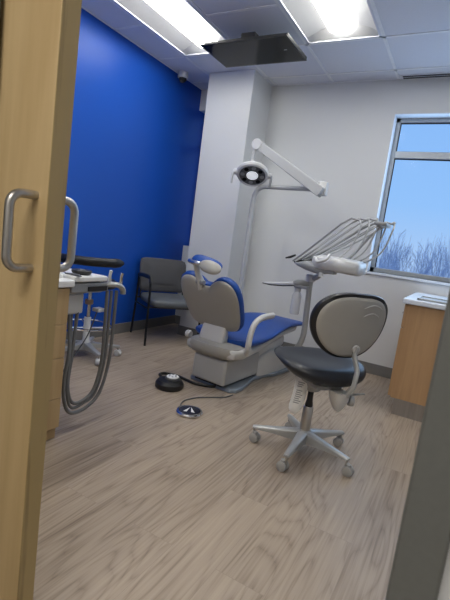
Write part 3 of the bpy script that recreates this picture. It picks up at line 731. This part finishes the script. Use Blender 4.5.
# curved instrument holder
MB().tube(bez([(-.05, .18, .775), (.0, .25, .787), (.02, .31, .785), (.022, .345, .760), (.022, .35, .735)], 20), .015, 12, 1.2).build('holder_arm', M['silver'], un)
for x, y, z, m_, nm in ((.004, .255, .81, 'whitep', 'suction_tip'), (.022, .325, .80, 'chrome', 'suction_tip')):
    MB().tube([(x, y, z-.03), (x, y, z+.03), (x+.006, y, z+.055)], [.010, .008, .009], 10).build(nm, M[m_], un)
def hose(pts, r, m_='hose', nm='suction_hose'): MB().tube(bez(pts, 60), r, 10).build(nm, M[m_], un)
hose([(.005, .245, .755), (.010, .245, .55), (.015, .240, .36), (.015, .20, .21), (.01, .13, .16), (.005, .06, .17), (.0, .03, .27), (-.015, .055, .42), (-.045, .095, .64)], .0092)
hose([(.020, .300, .755), (.020, .300, .55), (.022, .290, .35), (.02, .24, .18), (.015, .15, .115), (.010, .05, .115), (.008, .005, .20), (.0, .005, .32), (-.01, .03, .45), (-.050, .045, .64)], .0092)
hose([(.012, .270, .755), (.012, .270, .55), (.015, .262, .36), (.015, .215, .19), (.01, .14, .145), (.006, .06, .14), (.003, .025, .24), (-.01, .035, .4), (-.065, .075, .64)], .008)
hose([(-.02, .21, .64), (-.03, .16, .50), (-.04, .06, .37), (-.045, .01, .30)], .0035, 'dgray', 'thin_cable')
MB().box((-.05, .20, .635), (.0, .25, .655)).build('cable_clip', M['whitep'], un, bevel=.004)
# things on the tray
v = thing('black_dish', 'small round black dish on the white assistant tray', 'dish', (-1.715, 1.60, .836))
MB().lathe([(0, 0), (.042, 0), (.050, .010), (.052, .020), (.046, .024), (.03, .020), (0, .018)], seg=24).build('bowl', M['black'], v)
MB().lathe([(0, .017), (.02, .019), (.012, .027), (0, .028)], seg=16).build('centre_knob', M['dgray'], v)
v = thing('dental_instrument', 'flat dark grey instrument lying on the near edge of the white tray', 'instrument', (-1.665, 1.515, .837))
MB().loft([ring_xy(-.07, -.006, .006, 0, .006), ring_xy(-.03, -.010, .010, 0, .010), ring_xy(.02, -.010, .010, 0, .010), ring_xy(.04, -.004, .004, 0, .006)]).build('handle', M['dgray'], v)
MB().tube([(-.07, 0, .004), (-.11, .005, .005)], .0025, 8).build('tip', M['chrome'], v)
v = thing('paper_stack', 'white paper pad stacked on the worktop beside the door pull', 'paper', (-1.78, 1.38, .8225), .15)
for k in range(2): MB().box((-.11, -.07+.01*k, .018*k), (.10, .07-.012*k, .018*(k+1)-.001)).build('pad', M['paper'], v, bevel=.001)

# assistant stool with padded support arm
an = thing('assistant_stool', 'tall assistant stool with black padded support arm by the blue wall', 'stool', (-2.62, 2.55, 0))
for k in range(5):
    a = math.radians(-20+72*k); d = Vector((math.cos(a), math.sin(a), 0)); n = Vector((-d.y, d.x, 0))
    rings = [[d*t + n*x + Vector((0, 0, z)) for x, z in ((-w, z0), (w, z0), (w, z1), (-w, z1))] for t, w, z0, z1 in ((.015, .028, .06, .125), (.15, .02, .072, .105), (.285, .015, .075, .095))]
    leg = MB().loft(rings).build('leg', M['silver'], an, bevel=.004)
    c = d*.272; wd = Vector((math.cos(a+.9), math.sin(a+.9), 0))
    MB().lathe([(0, -.022), (.024, -.022), (.029, -.014), (.029, .014), (.024, .022), (0, .022)], c+Vector((0, 0, .030)), wd, 18).build('caster_wheel', M['whitep'], leg)
    MB().tube([c+Vector((0, 0, .035)), c+Vector((0, 0, .085))], .010, 8).build('caster_stem', M['steel'], leg)
MB().lathe([(0, .06), (.04, .06), (.04, .12), (.028, .14), (.028, .33), (0, .33)], seg=20).build('column', M['whitep'], an)
MB().lathe([(0, .32), (.018, .32), (.018, .60), (0, .60)], seg=18).build('gas_rod', M['chrome'], an)
MB().lathe([(.030, .44), (.034, .445), (.034, .475), (.030, .48)], seg=18).build('collar_band', M['tan'], an)
fo = MB(); fo.tube([(.205*math.cos(2*PI*k/36), .205*math.sin(2*PI*k/36), .265) for k in range(37)], .009, 8)
for k in range(3):
    a = 2*PI*k/3+.5; fo.tube([(.03*math.cos(a), .03*math.sin(a), .245), (.2*math.cos(a), .2*math.sin(a), .265)], .007, 8)
fo.build('foot_ring', M['chrome'], an)
MB().loft([[(x, y, z) for x, y in sq(.2*k, .2*k, 32, 2.3)] for z, k in ((.585, .8), (.59, .93), (.61, 1), (.64, .99), (.655, .9), (.66, .6))]).build('seat', M['blackv'], an, angle=60)
arc = [(.325*math.cos(a), .325*math.sin(a), .822+.006*math.sin(a)) for a in [math.radians(-165+k*165/24) for k in range(25)]]
MB().tube(arc, [.012, .026] + [.034]*20 + [.036, .032, .014], 14, .8).build('support_pad', M['blackv'], an)
MB().tube(bez([(-.05, 0, .59), (-.22, -.02, .60), (-.30, -.06, .68), (-.312, -.085, .81)], 20), .012, 10).build('support_arm', M['chrome'], an)

# ================================================================== OUTSIDE
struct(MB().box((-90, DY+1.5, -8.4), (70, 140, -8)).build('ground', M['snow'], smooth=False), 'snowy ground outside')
hl = MB(); xs = [-80+4*k for k in range(34)]
pts = [(x, 75, -8) for x in xs] + [(x, 75, -1.5+1.3*math.sin(x*.21)+.8*math.sin(x*.57+1)) for x in xs]
hl.add(pts, [(k, k+1, len(xs)+k+1, len(xs)+k) for k in range(len(xs)-1)])
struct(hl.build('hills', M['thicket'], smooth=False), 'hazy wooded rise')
def tree_mesh(name, seed, hgt):
    rd = random.Random(seed); mb = MB()
    def br(p, d, l, r, lev):
        q_ = p + d*l; m_ = p.lerp(q_, .5) + Vector((rd.uniform(-1, 1), rd.uniform(-1, 1), rd.uniform(-.3, .6)))*l*.07
        mb.tube([p, m_, q_], [r, r*.8, r*.55], 3 if lev > 1 else 5)
        if lev >= 5: return
        n = 3 if lev else 4
        for k in range(n):
            t = rd.uniform(.35, 1) if k else 1.
            s_ = p.lerp(q_, t); ax_ = Vector((rd.uniform(-1, 1), rd.uniform(-1, 1), rd.uniform(-.2, .5))).normalized()
            dd = (d*rd.uniform(.8, 1.3) + ax_*rd.uniform(.45, .95) + Vector((0, 0, .10))).normalized()
            br(s_, dd, l*rd.uniform(.60, .84), max(r*.55, .018), lev+1)
    br(Vector((0, 0, 0)), Vector((rd.uniform(-.05, .05), 0, 1)), hgt*.30, hgt*.016, 0)
    return mb
protos = []
for s_ in range(4):
    mb = tree_mesh('t', 11+s_*5, 11)
    zt = max(v_[2] for v_ in mb.v); rr = sorted(math.hypot(v_[0], v_[1]) for v_ in mb.v)[-1]
    mb.v = [(x/rr, y/rr, z/zt) for x, y, z in mb.v]          # unit height, unit crown radius
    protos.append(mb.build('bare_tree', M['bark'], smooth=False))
rd = random.Random(3)
k = 0
LAB = 'bare leafless winter tree in the hazy row outside the window'
for row, yy in enumerate((30, 36, 42.5, 49, 56, 63.5, 71)):
    rad = 2.55+.011*yy; n = int(.78*yy/(2*rad+.2))+1; x0 = -.40*yy + (row % 2)*rad
    for i in range(n):
        o = protos[k] if k < 4 else protos[k % 4].copy()
        if k >= 4: COL.objects.link(o)
        hgt = 9.15 + .072*yy*rd.uniform(.5, 1.12)
        o.location = (x0+(2*rad+.15)*i, yy, -8.02); o.rotation_euler = (0, 0, rd.uniform(0, 6.28)); o.scale = (rad, rad, hgt)
        tag(o, LAB, 'tree', 'bare trees outside the window'); k += 1

# ================================================================== LIGHT AND CAMERA
w = bpy.data.worlds.new('World'); SC.world = w; w.use_nodes = True; nt = w.node_tree; L = nt.links.new
bg = nt.nodes['Background']
tc = nt.nodes.new('ShaderNodeTexCoord'); sp = nt.nodes.new('ShaderNodeSeparateXYZ'); rp = nt.nodes.new('ShaderNodeValToRGB')
L(tc.outputs['Generated'], sp.inputs[0]); L(sp.outputs['Z'], rp.inputs['Fac']); L(rp.outputs['Color'], bg.inputs['Color'])
e = rp.color_ramp.elements
e[0].position = 0; e[0].color = (.50, .66, .92, 1); e[1].position = .6; e[1].color = (.24, .47, .93, 1)
k_ = e.new(.12); k_.color = (.36, .60, .97, 1)
bg.inputs['Strength'].default_value = .95

def area(name, loc, sx, sy, power, col, rot=(0, 0, 0)):
    l = bpy.data.lights.new(name, 'AREA'); l.shape = 'RECTANGLE'; l.size = sx; l.size_y = sy; l.energy = power; l.color = col
    o = bpy.data.objects.new(name, l); COL.objects.link(o); o.location = loc; o.rotation_euler = rot; return o
area('corridor_light', (-.3, -.8, H-.03), 1.2, .5, 30, (1, .95, .88))

area('window_fill_light', ((WX0+WX1)/2, DY+.118, (WZ0+WZ1)/2), WX1-WX0-.1, WZ1-WZ0-.1, 11, (.55, .76, 1), (math.radians(-90), 0, 0))  # added lamp inside the glass, boosts the skylight on the reveals

cam = bpy.data.cameras.new('camera'); co_ = bpy.data.objects.new('camera', cam); COL.objects.link(co_)
cam.sensor_fit = 'VERTICAL'; cam.sensor_height = 24; cam.sensor_width = 18; cam.lens = 431.5/600*24
r_ = Vector((0.86461995, 0.48486334, 0.13168101)); u_ = Vector((-0.18313035, 0.06007042, 0.98125166)); f_ = Vector((-0.46786282, 0.87252455, -0.14073127))
mw = Matrix(((r_.x, u_.x, -f_.x, 0), (r_.y, u_.y, -f_.y, 0), (r_.z, u_.z, -f_.z, 1.118), (0, 0, 0, 1)))
co_.matrix_world = mw; cam.clip_start = .02; cam.clip_end = 400
cam.dof.use_dof = True; cam.dof.focus_distance = 2.7; cam.dof.aperture_fstop = 8.5
SC.camera = co_
SC.view_settings.view_transform = 'Standard'
SC.view_settings.look = 'None'
SC.view_settings.exposure = .06
SC.view_settings.gamma = .95
